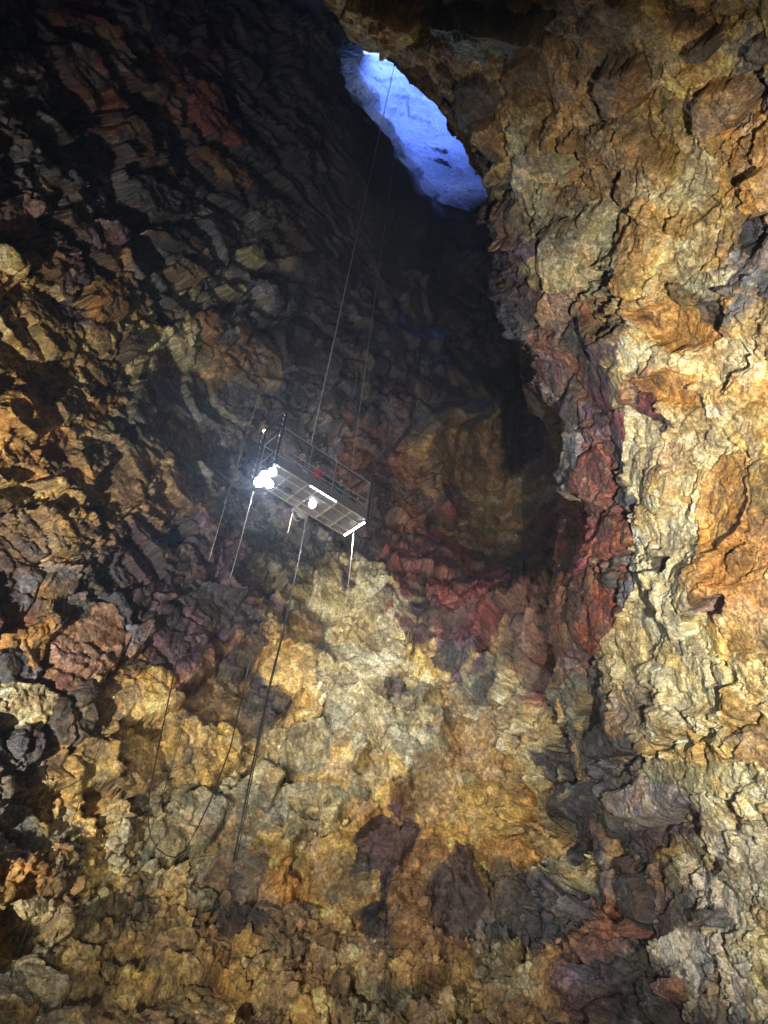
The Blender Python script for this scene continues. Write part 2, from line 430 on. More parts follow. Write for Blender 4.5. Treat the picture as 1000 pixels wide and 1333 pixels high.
def pick_rocks(px, py, jitter, rocks, h, d, ident, C, bumpy):
    """give the listed rocks their own outline, height and mineral"""
    for k, (cx, cy_, rx, ry, ang, pr, rgb) in enumerate(rocks):
        near = np.flatnonzero((np.abs(px - cx) < 1.5 * max(rx, ry) + 20) & (np.abs(py - cy_) < 1.5 * max(rx, ry) + 20))
        if not len(near): continue
        c, s = math.cos(math.radians(ang)), math.sin(math.radians(ang))
        dx = px[near] - cx + jitter[0][near] * rx * .55; dy = py[near] - cy_ + jitter[1][near] * ry * .55
        u, v = (dx * c + dy * s) / rx, (-dx * s + dy * c) / ry
        r = random.Random(k * 31 + int(cx))
        # an irregular polygon of five to seven straight sides
        n = r.randint(5, 7); a0 = r.random() * 6.28
        dd = np.zeros(len(near))
        for q in range(n):
            th = a0 + 6.2832 * (q + r.uniform(-.28, .28)) / n
            dd = np.maximum(dd, (u * math.cos(th) + v * math.sin(th)) / r.uniform(.80, 1.05))
        ins = dd < 1
        i = near[ins]
        if not len(i): continue
        t = dd[ins]
        tilt = (r.uniform(-.5, .5) * u[ins] + r.uniform(-.5, .5) * v[ins]) * pr
        w = 1 - smooth(.80, 1.0, t)
        h[i] = h[i] * (1 - .75 * w) + w * (pr * .5 + tilt * .8 + bumpy[i] * .22 * abs(pr))
        ring = np.exp(-((dd - 1.04) / .06) ** 2); h[near] -= abs(pr) * .22 * ring
        ident[i] = 4000000000 + k
        C[i] = np.array(rgb)
    return h, ident, C

def blur(A, r):
    for ax in (0, 1):
        pad = [(0, 0)] * A.ndim; pad[ax] = (r + 1, r)
        c = np.cumsum(np.pad(A, pad, mode='edge'), axis=ax)
        n = A.shape[ax]
        A = (np.take(c, np.arange(2 * r + 1, 2 * r + 1 + n), axis=ax) - np.take(c, np.arange(0, n), axis=ax)) / (2 * r + 1)
    return A

def stage_normals(V, N0, r, keep):
    n = base_normals(blur(V, r)).reshape(-1, 3) * (1 - keep) + N0 * keep
    return n / np.linalg.norm(n, axis=1, keepdims=True)

def build_rock(name, PX, PY, P, amp, scales, rocks, mats, keep_faces, strata=None, limit=300, back=0):
    H, W = PX.shape
    N = blur(base_normals(P), 7)
    N = (N / np.linalg.norm(N, axis=-1, keepdims=True)).reshape(-1, 3)
    V0 = P.reshape(-1, 3); px, py = PX.ravel(), PY.ravel()
    s1, s2, s3, s4 = scales
    A = {k: (v.ravel() if hasattr(v, 'ravel') else v) for k, v in amp(PX, PY).items()}
    wn = np.stack([fbm(V0 / (s1 * 1.1) + 17.3 * k, 40 + k, 4, .42) for k in range(3)], -1)
    Pw = V0 + wn * s1 * .20
    h1, id1, e1 = facets(Pw, s1, 1, .52, .44, .15, .05)
    if strata is not None:
        w = np.flatnonzero(strata.ravel() + .35 * wn[:, 0] > .5)
        a = math.radians(37)
        t = RIGHT * math.cos(a) - UP * math.sin(a); sv = RIGHT * math.sin(a) + UP * math.cos(a)
        M = np.stack([t / 2.6, sv / .42, BACK / 1.4])
        a1, i1, _ = facets(Pw[w] @ M.T, s1 * .62, 11, .42, 1.1, .35, .08)
        h1[w], id1[w] = a1 * 1.0, i1
    big = fbm(V0 / (s1 * 4.5), 90, 3)
    d = big * s1 * .55 * A['big'] + h1 * A['l1'] + A.get('add', 0)
    jx = (rnd(id1, 21) - .5) * 30; jy = (rnd(id1, 24) - .5) * 30
    ident = id1.astype(np.int64)
    marks = np.full((len(d), 3), -1.0)
    ppx = PX.copy(); ppx[:, :back] = -9999                          # the hidden return of the face carries no listed rocks
    d, ident, marks = pick_rocks(ppx.ravel(), py, (wn[:, 0] * .5, wn[:, 1] * .5), rocks, d, None, ident, marks, wn[:, 2])
    picked = marks[:, 0] >= 0
    if back:
        D = d.reshape(H, W); f = smooth(back - 50, back - 1, np.arange(back))[None]
        D[:, :back] = D[:, :back] * (1 - f) + D[:, back:back + 1] * f
        d = D.ravel()
    V = V0 + N * d[:, None]
    # second stage: joints and smaller blocks, on the displaced faces
    rough = .35 + 1.2 * rnd(id1, 51) ** 1.3                          # some blocks are smooth, others shattered
    rough = np.where(picked, .35 + .4 * rnd(id1, 52), rough)
    N2 = stage_normals(V.reshape(H, W, 3), N, 3, .55)
    wf = np.stack([fbm(V / (s2 * .8) + 9.1 * k, 60 + k, 3, .45) for k in range(3)], -1)
    Pw = V + wf * s2 * .20
    h2, id2, e2 = facets(Pw, s2, 2, .54, .46, .17, .05)
    if strata is not None:
        a2, i2, _ = facets(Pw[w] @ M.T, s2 * .62, 12, .55, .8, .25, .08)
        h2[w], id2[w] = a2 * .75, i2
    V = V + N2 * (h2 * A['l2'] * rough + fbm(V / (s2 * 1.3), 130, 3) * .10 * s2 * A['l2'])[:, None]
    # third stage: chips and grain
    N3 = stage_normals(V.reshape(H, W, 3), N, 1, .5)
    rough2 = rough * (.3 + 1.2 * rnd(id2, 53))
    Pf = V + wf * s3 * .25
    h3, id3, e3 = facets(Pf, s3, 3, .46, .38, .10, .06)
    h4, id4, e4 = facets(Pf, s4, 4, .40, .34, .06, .1)
    V = V + N3 * (h3 * A['l3'] * rough2 + h4 * A['l4'] * (.35 + .65 * rough2) + fbm(V / s4, 135, 2) * .07 * s4)[:, None]
    # mineral colours: patches with ragged borders, every block its own shade
    warp = 34.0
    jx = jx + (rnd(id2, 22) - .5) * 34 + (rnd(id3, 23) - .5) * 16
    jy = jy + (rnd(id2, 25) - .5) * 34 + (rnd(id3, 26) - .5) * 16
    C = mineral(px + wn[:, 0] * warp + wf[:, 0] * 10 + jx, py + wn[:, 1] * warp + wf[:, 1] * 10 + jy)
    C[picked] = C[picked] * .14 + marks[picked] * .86
    shade = np.exp(np.where(picked, 0, .75) * (rnd(id1, 31) - .5) + .65 * (rnd(id2, 32) - .5) + .42 * (rnd(id3, 33) - .5) + .28 * (rnd(id4, 34) - .5))
    C = C * shade[:, None]
    warm = (rnd(id2, 35) - .5) * .34 + (rnd(id1, 36) - .5) * .2
    C = C * np.stack([1 + warm * .5, np.ones_like(warm), 1 - warm], -1)
    stain = smooth(.25, .7, fbm(V / (s2 * 2.2) + 5, 140, 4))[:, None]
    C = C * (1 - .55 * stain) + np.array([.05, .045, .05]) * .55 * stain
    crust = smooth(.15, .75, fbm(V / (s2 * 1.1) + wn * .6 + 31, 150, 5, .6))[:, None]
    lum = C.mean(1, keepdims=True)
    C = C * (1 - .36 * crust) + (lum * 1.15 + .035) * np.array([1.15, 1.12, .95]) * .36 * crust
    iron = smooth(.2, .8, fbm(V / (s2 * 1.6) + wn * .8 + 77, 160, 5, .6))[:, None]
    C = C * (1 - .26 * iron) + C.mean(1, keepdims=True) * np.array([1.75, .85, .28]) * .26 * iron
    C = C * np.exp(.5 * fbm(V / s4, 170, 3, .6))[:, None]
    C = C * (1 - .88 * np.asarray(A.get('shaft_dim', np.zeros(len(C)))))[:, None]  # rock colour cut in the shaft to hold down the strong daylight
    idx = np.arange(H * W, dtype=np.int64).reshape(H, W)
    Q = np.stack([idx[:-1, :-1], idx[:-1, 1:], idx[1:, 1:], idx[1:, :-1]], -1).reshape(-1, 4)
    keep = keep_faces(PX[:-1, :-1].ravel(), PY[:-1, :-1].ravel())
    Q = Q[keep]
    fid = ident[Q[:, 0]]
    qx, qy = px[Q[:, 0]], py[Q[:, 0]]
    # the largest blocks in view become rocks of their own
    inview = (qx > 0) & (qx < 1000) & (qy > 0) & (qy < 1333)
    u, inv, cnt = np.unique(fid, return_inverse=True, return_counts=True)
    seen = np.bincount(inv, weights=inview.astype(float), minlength=len(u))
    listed = u >= 4000000000
    score = np.where(seen < cnt * .3, 0, seen) + listed * 1e7
    order = np.argsort(-score)[:limit]
    chosen = [o for o in order if score[o] > 60]
    rank = np.full(len(u), -1); rank[chosen] = np.arange(len(chosen))
    fr = rank[inv]
    C = np.clip(C, .006, .72)
    def piece(sel, nm):
        vid, loc = np.unique(Q[sel], return_inverse=True)
        c0 = V[vid].mean(0)
        me = make_mesh(nm, V[vid] - c0, loc.reshape(-1, 4), C[vid])
        o = bpy.data.objects.new(nm, me); col.objects.link(o)
        me.materials.append(mats)
        return o, c0
    rest, c0 = piece(fr < 0, name)
    rest.location = c0; rest['kind'] = 'structure'
    bpy.context.view_layer.update()
    order = np.argsort(fr, kind='stable'); srt = fr[order]
    st = np.searchsorted(srt, np.arange(len(chosen))); en = np.searchsorted(srt, np.arange(len(chosen)), side='right')
    for k in range(len(chosen)):
        o, c = piece(order[st[k]:en[k]], 'rock')
        o.parent = rest; o.location = c - c0
    return rest, V.reshape(H, W, 3), N.reshape(H, W, 3), C.reshape(H, W, 3)

# far wall with the shaft
STEP = 1.62
PX, PY = np.meshgrid(np.arange(-130, 905, STEP), np.arange(-150, 1440, STEP))
def wall_amp(px, py):
    alcove = blob(px, py, 650, 610, 85, 150, .35)
    shaft = smooth(400, 470, px + (py - 120) * .25) * (1 - smooth(330, 480, py))
    rub = np.maximum(smooth(1165, 1225, py + 30 * np.sin(px / 60)) * smooth(170, 260, px) * (1 - smooth(700, 800, px)), blob(px, py, 170, 1150, 130, 70, .4, 25))
    fines = blob(px, py, 160, 500, 230, 130, .5) + .5 * blob(px, py, 500, 810, 140, 70, .5)
    calm = np.clip(1 - .8 * alcove - .86 * shaft, .10, 1)
    strata = blob(px, py, 150, 200, 330, 260, .3)
    k = py / 1333
    ribs = .10 * alcove * np.sin(px * .42 + 2.5 * np.sin(py * .021)) * (.6 + .4 * np.sin(px * .17))
    # ledges in the shaft that catch the daylight
    led = 0
    for (x0, y0, x1, y1, w, a) in ((505, 135, 560, 152, 3, .14), (500, 176, 580, 196, 3, .16), (560, 205, 600, 220, 4, .12), (600, 330, 650, 345, 7, 1.4),
                                   (575, 545, 700, 522, 9, 1.9), (530, 355, 560, 362, 5, .8), (610, 350, 660, 300, 6, 1.0)):
        L2 = (x1 - x0) ** 2 + (y1 - y0) ** 2
        t = np.clip(((px - x0) * (x1 - x0) + (py - y0) * (y1 - y0)) / L2, 0, 1)
        wob = 3 * np.sin(px * .21 + py * .13)
        dd = np.hypot(px + wob - x0 - t * (x1 - x0), py + wob - y0 - t * (y1 - y0))
        led = led + a * np.exp(-(dd / w) ** 2)
    return {'big': 1 - .6 * alcove - .5 * shaft, 'l1': (.74 + .28 * smooth(880, 980, py) - .5 * rub - .3 * np.clip(fines, 0, 1) + .3 * strata) * calm, 'l2': (.66 + .14 * smooth(880, 980, py) + .0 * rub - .2 * np.clip(fines, 0, 1) + .2 * strata) * calm,
            'l3': (.75 + .6 * rub) * calm, 'l4': (.8 + .4 * rub) * calm, 'add': ribs + led, 'shaft_dim': smooth(415, 460, px + (py - 120) * -.3) * (1 - .75 * smooth(215, 420, py)) * (1 - smooth(400, 560, py))}
def wall_keep(qx, qy):
    z = CAM[2] + rays(qx, qy)[:, 2] * wall_dist(qx, qy)
    return z < CHIMNEY_TOP                                                        # open to the sky above
def strata_mask(px, py):
    return np.clip(blob(px, py, 150, 110, 350, 240, .3, 25) + blob(px, py, 60, 690, 260, 60, .4, 15) * .6, 0, 1)
cave_wall, WV, WN, WC = build_rock('cave_wall', PX, PY, at_dist(PX, PY, wall_dist(PX, PY)[..., None]), wall_amp, (2.7, 1.15, .46, .19), WALL_ROCKS, ROCK_FAR, wall_keep, strata_mask(PX, PY))

# overhanging face on the right: its edge, then a return that runs back behind it
SIL = [(-160, 280), (-80, 348), (0, 416), (35, 452), (72, 492), (98, 528), (168, 574), (210, 614), (245, 643), (300, 646), (380, 660), (450, 684), (520, 696), (545, 722), (575, 732), (650, 734), (700, 738),
       (760, 733), (850, 740), (900, 736), (960, 752), (1020, 774), (1090, 789), (1150, 803), (1230, 823), (1333, 832), (1480, 845)]
rows = np.arange(-150, 1440, 1.66)
sx = np.interp(rows, [s[0] for s in SIL], [s[1] for s in SIL])
kk = np.ones(9) / 9
sx = np.convolve(np.pad(sx, 4, mode='edge'), kk, 'valid')
NB, NF = 80, 480
s = np.linspace(0, 1, NF) ** 1.3
FX = sx[:, None] + s[None] * (1110 - sx[:, None])
FY = np.repeat(rows[:, None], NF, 1)
FD = face_dist(FX, FY)
t = np.clip((FX - sx[:, None]) / 26.0, 0, 1)
upper = 1 - smooth(720, 900, rows)[:, None]
FD = FD + (0.5 + 1.0 * upper) * (1 - t) ** 2
b = (np.linspace(1, 0, NB, endpoint=False) ** 2)[None]
BX_ = sx[:, None] + 46 * b ** 2
BD = FD[:, :1] + (3.0 + 15.0 * upper) * b
FX = np.concatenate([BX_, FX], 1); FD = np.concatenate([BD, FD], 1)
FY = np.concatenate([np.repeat(rows[:, None], NB, 1), FY], 1)
def face_amp(px, py):
    rough = blob(px, py, 800, 200, 260, 260, .5)
    slab = blob(px, py, 960, 640, 90, 120, .5)
    low = blob(px, py, 930, 1230, 130, 120, .5)
    edge = np.ones_like(px)
    ret = np.ones_like(px); ret[:, :NB] = .45 + .55 * smooth(NB - 50, NB - 1, np.arange(NB))[None]
    ditch = 0
    for (x0, y0, x1, y1, w, a) in ((790, 230, 795, 420, 7, -.7), (800, 1005, 880, 970, 9, -.45), (880, 970, 1000, 935, 8, -.45), (770, 860, 760, 980, 12, -.6), (775, 1020, 800, 1140, 10, -.5),
                                   (820, 1150, 835, 1333, 9, -.4), (905, 60, 925, 0, 5, -.3), (910, 215, 990, 130, 5, -.25), (560, 60, 720, 90, 10, -.5), (660, 250, 720, 330, 12, -.4)):
        L2 = (x1 - x0) ** 2 + (y1 - y0) ** 2
        t = np.clip(((px - x0) * (x1 - x0) + (py - y0) * (y1 - y0)) / L2, 0, 1)
        wob = 5 * np.sin(px * .13 + py * .09) + 3 * np.sin(px * .31 - py * .23)
        dd = np.hypot(px + wob - x0 - t * (x1 - x0), py + wob * .6 - y0 - t * (y1 - y0))
        ditch = ditch + a * np.exp(-(dd / w) ** 2)
    return {'big': edge, 'l1': (.48 - .15 * low - .1 * slab) * ret, 'l2': (.52 - .15 * slab) * ret, 'l3': .62 + .25 * rough + .2 * low - .1 * slab, 'l4': .8 + .2 * rough, 'add': ditch * np.where(np.arange(px.shape[1])[None] < NB, 0, 1)}
rock_face, RV, RN, RC = build_rock('rock_face', FX, FY, at_dist(FX, FY, FD[..., None]), face_amp, (1.55, .66, .27, .115), FACE_ROCKS, ROCK_NEAR, lambda x, y: np.ones(len(x), bool), back=NB)

# ------------------------------------------------------------------ rest of the chamber: roof and sides, floor
def rough_grid(name, V, Q, C, m):
    o = bpy.data.objects.new(name, make_mesh(name, V, Q, C)); col.objects.link(o)
    o.data.materials.append(m); o['kind'] = 'structure'
    return o
VENT = np.array([-1.0, 30.0, 106.0])
nu, nv = 200, 110
th, ph = np.meshgrid(np.linspace(0, 2 * np.pi, nu), np.linspace(-.35, 1.0, nv))
ph = ph * np.pi / 2
ctr = np.array([VENT[0], VENT[1], 2.0])
rr = np.array([62.0, 62.0, VENT[2] + 6.0])
S = np.stack([np.cos(ph) * np.cos(th), np.cos(ph) * np.sin(th), np.sin(ph)], -1)
D = ctr + S * rr
n = fbm(D.reshape(-1, 3) / 9.0, 300, 4).reshape(nv, nu)
n[:, -1] = n[:, 0]
open_ = np.hypot(D[..., 0] - VENT[0], D[..., 1] - VENT[1])
D = D + S * (n * 2.2 * np.clip((open_ - 16) / 8, 0, 1))[..., None]
idx = np.arange(nu * nv).reshape(nv, nu)
Q = np.stack([idx[:-1, :-1], idx[:-1, 1:], idx[1:, 1:], idx[1:, :-1]], -1).reshape(-1, 4)
Q = Q[(open_.ravel()[Q].min(1) > 16)]
cave_roof = rough_grid('cave_roof', D.reshape(-1, 3), Q, np.tile(PALETTE[5], (nu * nv, 1)), ROCK_FAR)

gx, gy = np.meshgrid(np.linspace(-50, 50, 260), np.linspace(-40, 60, 260))
G = np.stack([gx, gy, np.zeros_like(gx)], -1).reshape(-1, 3)
hf, idf, _ = facets(G + .3 * fbm(G, 310, 2)[:, None], 1.4, 21, .4, .35, .2, .1)
G[:, 2] = -.35 + hf * .45 + .3 * fbm(G / 6, 320, 3)
near = np.hypot(G[:, 0], G[:, 1]); G[:, 2] = np.where(near < 2.5, np.minimum(G[:, 2], -.02), G[:, 2])
ii = np.arange(260 * 260).reshape(260, 260)
Q = np.stack([ii[:-1, :-1], ii[:-1, 1:], ii[1:, 1:], ii[1:, :-1]], -1).reshape(-1, 4)
cave_floor = rough_grid('cave_floor', G, Q, PALETTE[5] * np.exp(.6 * (rnd(idf, 3) - .5))[:, None], ROCK_FAR)

# ------------------------------------------------------------------ helpers for built things
def tag(o, label, cat, group=None):
    o['label'] = label; o['category'] = cat
    if group: o['group'] = group
    return o

def empty(name, loc, rz=0.0):
    o = bpy.data.objects.new(name, None); col.objects.link(o)
    o.location = loc; o.rotation_euler = (0, 0, rz); o.empty_display_size = .3
    return o

def link(name, bm, mat, parent=None, smooth_=False):
    me = bpy.data.meshes.new(name); bm.to_mesh(me); bm.free()
    if smooth_:
        for p in me.polygons: p.use_smooth = True
    me.materials.append(mat)
    o = bpy.data.objects.new(name, me); col.objects.link(o)
    o.parent = parent
    return o

def add_box(bm, c, sz, bevel=.0):
    r = bmesh.ops.create_cube(bm, size=1.0)
    bmesh.ops.scale(bm, vec=sz, verts=r['verts'])
    bmesh.ops.translate(bm, vec=c, verts=r['verts'])
    if bevel:
        e = list({e for v in r['verts'] for e in v.link_edges})
        bmesh.ops.bevel(bm, geom=e, offset=bevel, segments=2, affect='EDGES')
    return bm

def add_tube(bm, pts, rad, n=8):
    pts = [Vector(p) for p in pts]
    if not hasattr(rad, '__len__'): rad = [rad] * len(pts)
    rings = []
    for i, p in enumerate(pts):
        t = (pts[min(i + 1, len(pts) - 1)] - pts[max(i - 1, 0)]).normalized()
        a = t.cross(Vector((0, 0, 1)) if abs(t.z) < .9 else Vector((1, 0, 0))).normalized()
        b2 = t.cross(a)
        rings.append([bm.verts.new(p + (a * math.cos(6.2832 * k / n) + b2 * math.sin(6.2832 * k / n)) * rad[i]) for k in range(n)])
    for q, r2 in zip(rings, rings[1:]):
        for k in range(n):
            bm.faces.new((q[k], q[(k + 1) % n], r2[(k + 1) % n], r2[k]))
    bm.faces.new(rings[0][::-1]); bm.faces.new(rings[-1])
    return bm

def BX(c, sz, bevel=.0): return add_box(bmesh.new(), c, sz, bevel)
def TB(pts, rad, n=8): return add_tube(bmesh.new(), pts, rad, n)

def simple(name, colr, rough=.5, metal=0.0, vary=.25, scale=6.0):
    m, nt, N, L, B = mat_new(name)
    tc = N.new('ShaderNodeTexCoord'); n = N.new('ShaderNodeTexNoise'); n.inputs['Scale'].default_value = scale; n.inputs['Detail'].default_value = 4
    L.new(tc.outputs['Object'], n.inputs['Vector'])
    r = N.new('ShaderNodeValToRGB'); r.color_ramp.elements[0].position = .3; r.color_ramp.elements[1].position = .7
    r.color_ramp.elements[0].color = (*[c * (1 - vary) for c in colr], 1); r.color_ramp.elements[1].color = (*[min(1, c * (1 + vary)) for c in colr], 1)
    L.new(n.outputs[0], r.inputs[0]); L.new(r.outputs[0], B.inputs['Base Color'])
    B.inputs['Roughness'].default_value = rough; B.inputs['Metallic'].default_value = metal
    return m

def glowing(name, colr, power):
    m, nt, N, L, B = mat_new(name)
    B.inputs['Base Color'].default_value = (.8, .8, .8, 1)
    B.inputs['Emission Color'].default_value = (*colr, 1); B.inputs['Emission Strength'].default_value = power
    m.cycles.emission_sampling = 'NONE'                          # the lamps' own beams do the lighting
    return m

ALU = simple('brushed_aluminium', (.55, .55, .57), .38, .85, .12, 9)
DECK = simple('galvanised_deck', (.13, .125, .14), .5, .3, .2, 4)
DARK = simple('black_painted_steel', (.025, .026, .03), .45, .2)
RUBBER = simple('black_cable_sheath', (.02, .02, .02), .5)
STEEL_ROPE = simple('steel_wire_rope', (.22, .225, .25), .5, .1)
PALE_ROPE = simple('pale_nylon_rope', (.5, .48, .44), .7)
LED = glowing('lit_led_lens', (.86, .90, 1.0), 3)
LED_SOFT = glowing('lit_led_strip', (.88, .92, 1.0), 9)
WARM = glowing('lit_work_light', (1.0, .86, .62), 3)

# ------------------------------------------------------------------ work lights standing on the cave floor
def work_light(loc, aim, energy, angle, label, colour=(1.0, .89, .70)):
    root = tag(empty('work_light', loc), label, 'work light', 'work lights on the cave floor')
    h = .55
    for k in range(3):
        a = 2.094 * k + .4
        link('leg', TB([(0, 0, .34), (.26 * math.cos(a), .26 * math.sin(a), 0)], .014), DARK, root)
    link('post', TB([(0, 0, .30), (0, 0, h - .14)], .016), DARK, root)
    d = (Vector(aim) - Vector(loc) - Vector((0, 0, h))).normalized()
    q = d.to_track_quat('-Z', 'Y')
    def turned(bm):
        bmesh.ops.transform(bm, matrix=Matrix.Translation((0, 0, h)) @ q.to_matrix().to_4x4(), verts=bm.verts); return bm
    hd = link('housing', turned(BX((0, 0, .05), (.34, .24, .08), .012)), DARK, root)
    link('lens', turned(BX((0, 0, .004), (.30, .20, .008), .002)), WARM, hd)
    fins = bmesh.new()
    for k in range(7): add_box(fins, (-.13 + k * .043, 0, .105), (.008, .2, .03))
    link('cooling_fins', turned(fins), DARK, hd)
    link('bracket', turned(add_tube(bmesh.new(), [(-.19, 0, .05), (-.19, 0, .14), (0, 0, .16), (.19, 0, .14), (.19, 0, .05)], .01)), DARK, root)
    l = bpy.data.lights.new('work_light_beam', 'SPOT'); l.energy = energy; l.spot_size = math.radians(angle); l.spot_blend = 1.0
    l.color = colour; l.shadow_soft_size = .12
    o = bpy.data.objects.new('beam', l); col.objects.link(o); o.parent = root
    o.location = Vector((0, 0, h)) + d * .06; o.rotation_euler = q.to_euler()
    return root

work_light((4.2, .8, -.05), at_dist(935, 730, 23), 950, 78, 'work light on the floor aimed up at the overhanging rock face')
work_light((-15.0, 11.0, -.1), at_dist(-30, 760, 38), 1000, 88, 'work light on the floor aimed at the left foot of the wall')
work_light((-4.5, 11.0, -.1), at_dist(480, 1150, 38), 250, 62, 'work light on the floor aimed at the middle of the wall')

# ------------------------------------------------------------------ the lift: a cage hanging on wire ropes
LZ = 23.6
lift = empty('lift_cage', (-3.32, 27.24, LZ), math.atan2(.61, .79))
tag(lift, 'lit aluminium lift cage with people inside hanging on wire ropes in the cave', 'lift')
HL, HW, TOP = 2.55, .84, 2.25
for k in range(4):
    link('floor_panel', BX((-HL + .66 + k * 1.275 - .02, 0, .06), (1.255, 1.56, .03), .004), DECK, lift)
for y in (-HW, HW):
    link('edge_beam', BX((0, y, .05), (2 * HL, .09, .12), .008), ALU, lift)
for x in (-HL, -.85, .85, HL):
    link('cross_beam', BX((x, 0, .0), (.08, 1.58, .07), .006), ALU, lift)
for y, nm in ((-HW, 'kick_board'), (HW, 'kick_board')):
    k = link(nm, BX((0, y, .34), (2 * HL - .1, .025, .42), .003), ALU, lift)
    for x in (-1.7, -.85, 0, .85, 1.7):
        link('rivet_strip', BX((x, y - math.copysign(.016, -y) * -1, .34), (.05, .008, .40), .001), ALU, k)
for y in (-HW, HW):
    for x in (-HL + .05, -.95, .45, HL - .05):
        link('post', TB([(x, y, .11), (x, y, TOP)], .026), ALU, lift)
    link('top_rail', TB([(-HL, y, TOP), (HL, y, TOP)], .03), ALU, lift)
    for z in (.78, 1.12):
        for x0, x1 in ((-HL + .05, -.95), (-.95, .45), (.45, HL - .05)):
            link('hand_rail', TB([(x0, y, z), (x1, y, z)], .021), ALU, lift)
    link('brace', TB([(-HL + .05, y, .6), (-1.55, y, .72), (-.95, y, .58)], .015), ALU, lift)
    link('brace', TB([(-1.3, y, 1.12), (-.95, y, 1.65)], .015), ALU, lift)
    link('brace', TB([(.1, y, 1.12), (.45, y, 1.65)], .015), ALU, lift)
for x in (-HL, HL):
    link('end_rail', TB([(x, -HW, TOP), (x, HW, TOP)], .028), ALU, lift)
    link('end_rail', TB([(x, -HW, 1.12), (x, HW, 1.12)], .022), ALU, lift)
    sgn = math.copysign(1, x)
    for y in (-HW, HW):
        mast = link('mast', TB([(x + sgn * .1, y, -.02), (x + sgn * .1, y, 3.05)], .052), DARK, lift)
        link('mast_rail', TB([(x + sgn * .28, y, .02), (x + sgn * .28, y, 2.95)], .026), DARK, mast)
        for z in (.2, .55, .9, 1.25, 1.6, 1.95, 2.3, 2.65, 2.9):
            link('rung', TB([(x + sgn * .1, y, z), (x + sgn * .28, y, z + .12)], .016), ALU, mast)
    link('mast_head', BX((x + sgn * .14, 0, 3.0), (.12, 2 * HW, .10), .01), DARK, lift)
# winch drum slung under the far edge
w = link('winch', TB([(.1, HW + .02, -.16), (.1, HW + .34, -.16)], .20, 20), DARK, lift)
link('winch_flange', TB([(.1, HW + .0, -.16), (.1, HW + .025, -.16)], .26, 20), ALU, w)
link('winch_flange', TB([(.1, HW + .335, -.16), (.1, HW + .36, -.16)], .26, 20), ALU, w)
link('winch_bracket', BX((-.24, HW + .16, -.08), (.16, .22, .16), .01), ALU, lift)
link('winch_bracket', BX((.44, HW + .16, -.08), (.16, .22, .16), .01), ALU, lift)
for y in (-.42, .42):
    link('joist', BX((0, y, .0), (2 * HL - .12, .06, .085), .006), ALU, lift)
for x in (-1.7, -.25, 1.7):
    link('cross_beam', BX((x, 0, .005), (.05, 1.58, .06), .005), ALU, lift)
jb = link('junction_box', BX((-1.25, .15, -.04), (.32, .24, .14), .015), DARK, lift)
link('conduit', TB([(-1.1, .15, -.06), (-.6, .10, -.075), (.0, .12, -.07)], .018), RUBBER, lift)
link('conduit', TB([(-1.4, .15, -.06), (-1.9, .2, -.09), (-2.3, .1, -.11)], .018), RUBBER, lift)
for x in (-2.3, -1.28, -.42, .42, 1.28, 2.3):
    for y in (-HW + .012, HW - .012):
        link('bolt', TB([(x, y, -.012), (x, y, -.03)], .022, 6), DARK, lift)

def lamp_head(x, y, z, r, aim, m, name='lamp'):
    d = Vector(aim).normalized(); q = d.to_track_quat('-Z', 'Y').to_matrix().to_4x4()
    M = Matrix.Translation((x, y, z)) @ q
    bm = add_tube(bmesh.new(), [(0, 0, .14), (0, 0, .10), (0, 0, .0)], [r * .55, r, r * 1.08], 20)
    bmesh.ops.transform(bm, matrix=M, verts=bm.verts)
    h = link(name, bm, ALU, lift)
    bm = add_tube(bmesh.new(), [(0, 0, -.001), (0, 0, -.004)], [r * .96, r * .9], 20)
    bmesh.ops.transform(bm, matrix=M, verts=bm.verts)
    link('lens', bm, m, h)
    return h
down_near = (-.15, -.9, -1.0)
for (x, y, z, r) in ((-2.50, -.52, -.18, .19), (-2.58, -.08, -.20, .24), (-2.52, .42, -.20, .24), (-2.15, .22, -.20, .19)):
    lamp_head(x, y, z, r, down_near, LED, 'flood_lamp')
lamp_head(.15, .12, -.02, .17, down_near, LED, 'round_lamp')
lamp_head(-2.72, HW, 3.1, .06, (-.2, -1, -.4), LED, 'mast_lamp')
b = link('light_bar', BX((HL + .02, 0, -.06), (.09, 1.5, .05), .01), ALU, lift)
link('strip', BX((HL + .02, 0, -.0865), (.075, 1.46, .004), .001), LED, b)
b = link('light_bar', BX((.0, -HW - .055, -.03), (1.5, .05, .05), .008), ALU, lift)
link('strip', BX((.0, -HW - .055, -.0565), (1.46, .04, .004), .001), LED, b)
lrot = lift.rotation_euler.to_matrix()
def lift_light(loc, aim_px, aim_d, energy, angle, colour=(.82, .9, 1.0), kind='SPOT', size=.25):
    l = bpy.data.lights.new('lift_beam', kind); l.energy = energy; l.color = colour; l.shadow_soft_size = size
    o = bpy.data.objects.new('beam', l); col.objects.link(o); o.parent = lift; o.location = loc
    if kind == 'SPOT':
        l.spot_size = math.radians(angle); l.spot_blend = .8
        wp = Vector(lift.location) + lrot @ Vector(loc)
        dr = lrot.transposed() @ (Vector(at_dist(*aim_px, aim_d)) - wp)
        o.rotation_euler = dr.to_track_quat('-Z', 'Y').to_euler()
lift_light((-2.5, 0, -.6), (560, 1150), 38, 58, 130, (1.0, .90, .72))
lift_light((HL + .02, 0, -.3), (580, 960), 41, 52, 125, (.95, .93, .95))
lift_light((-2.6, -.1, -.45), (500, 1500), 3.0, 72, 140, (.55, .72, 1.0))  # extra blue spot toward the viewer, added for a halo round the lamps

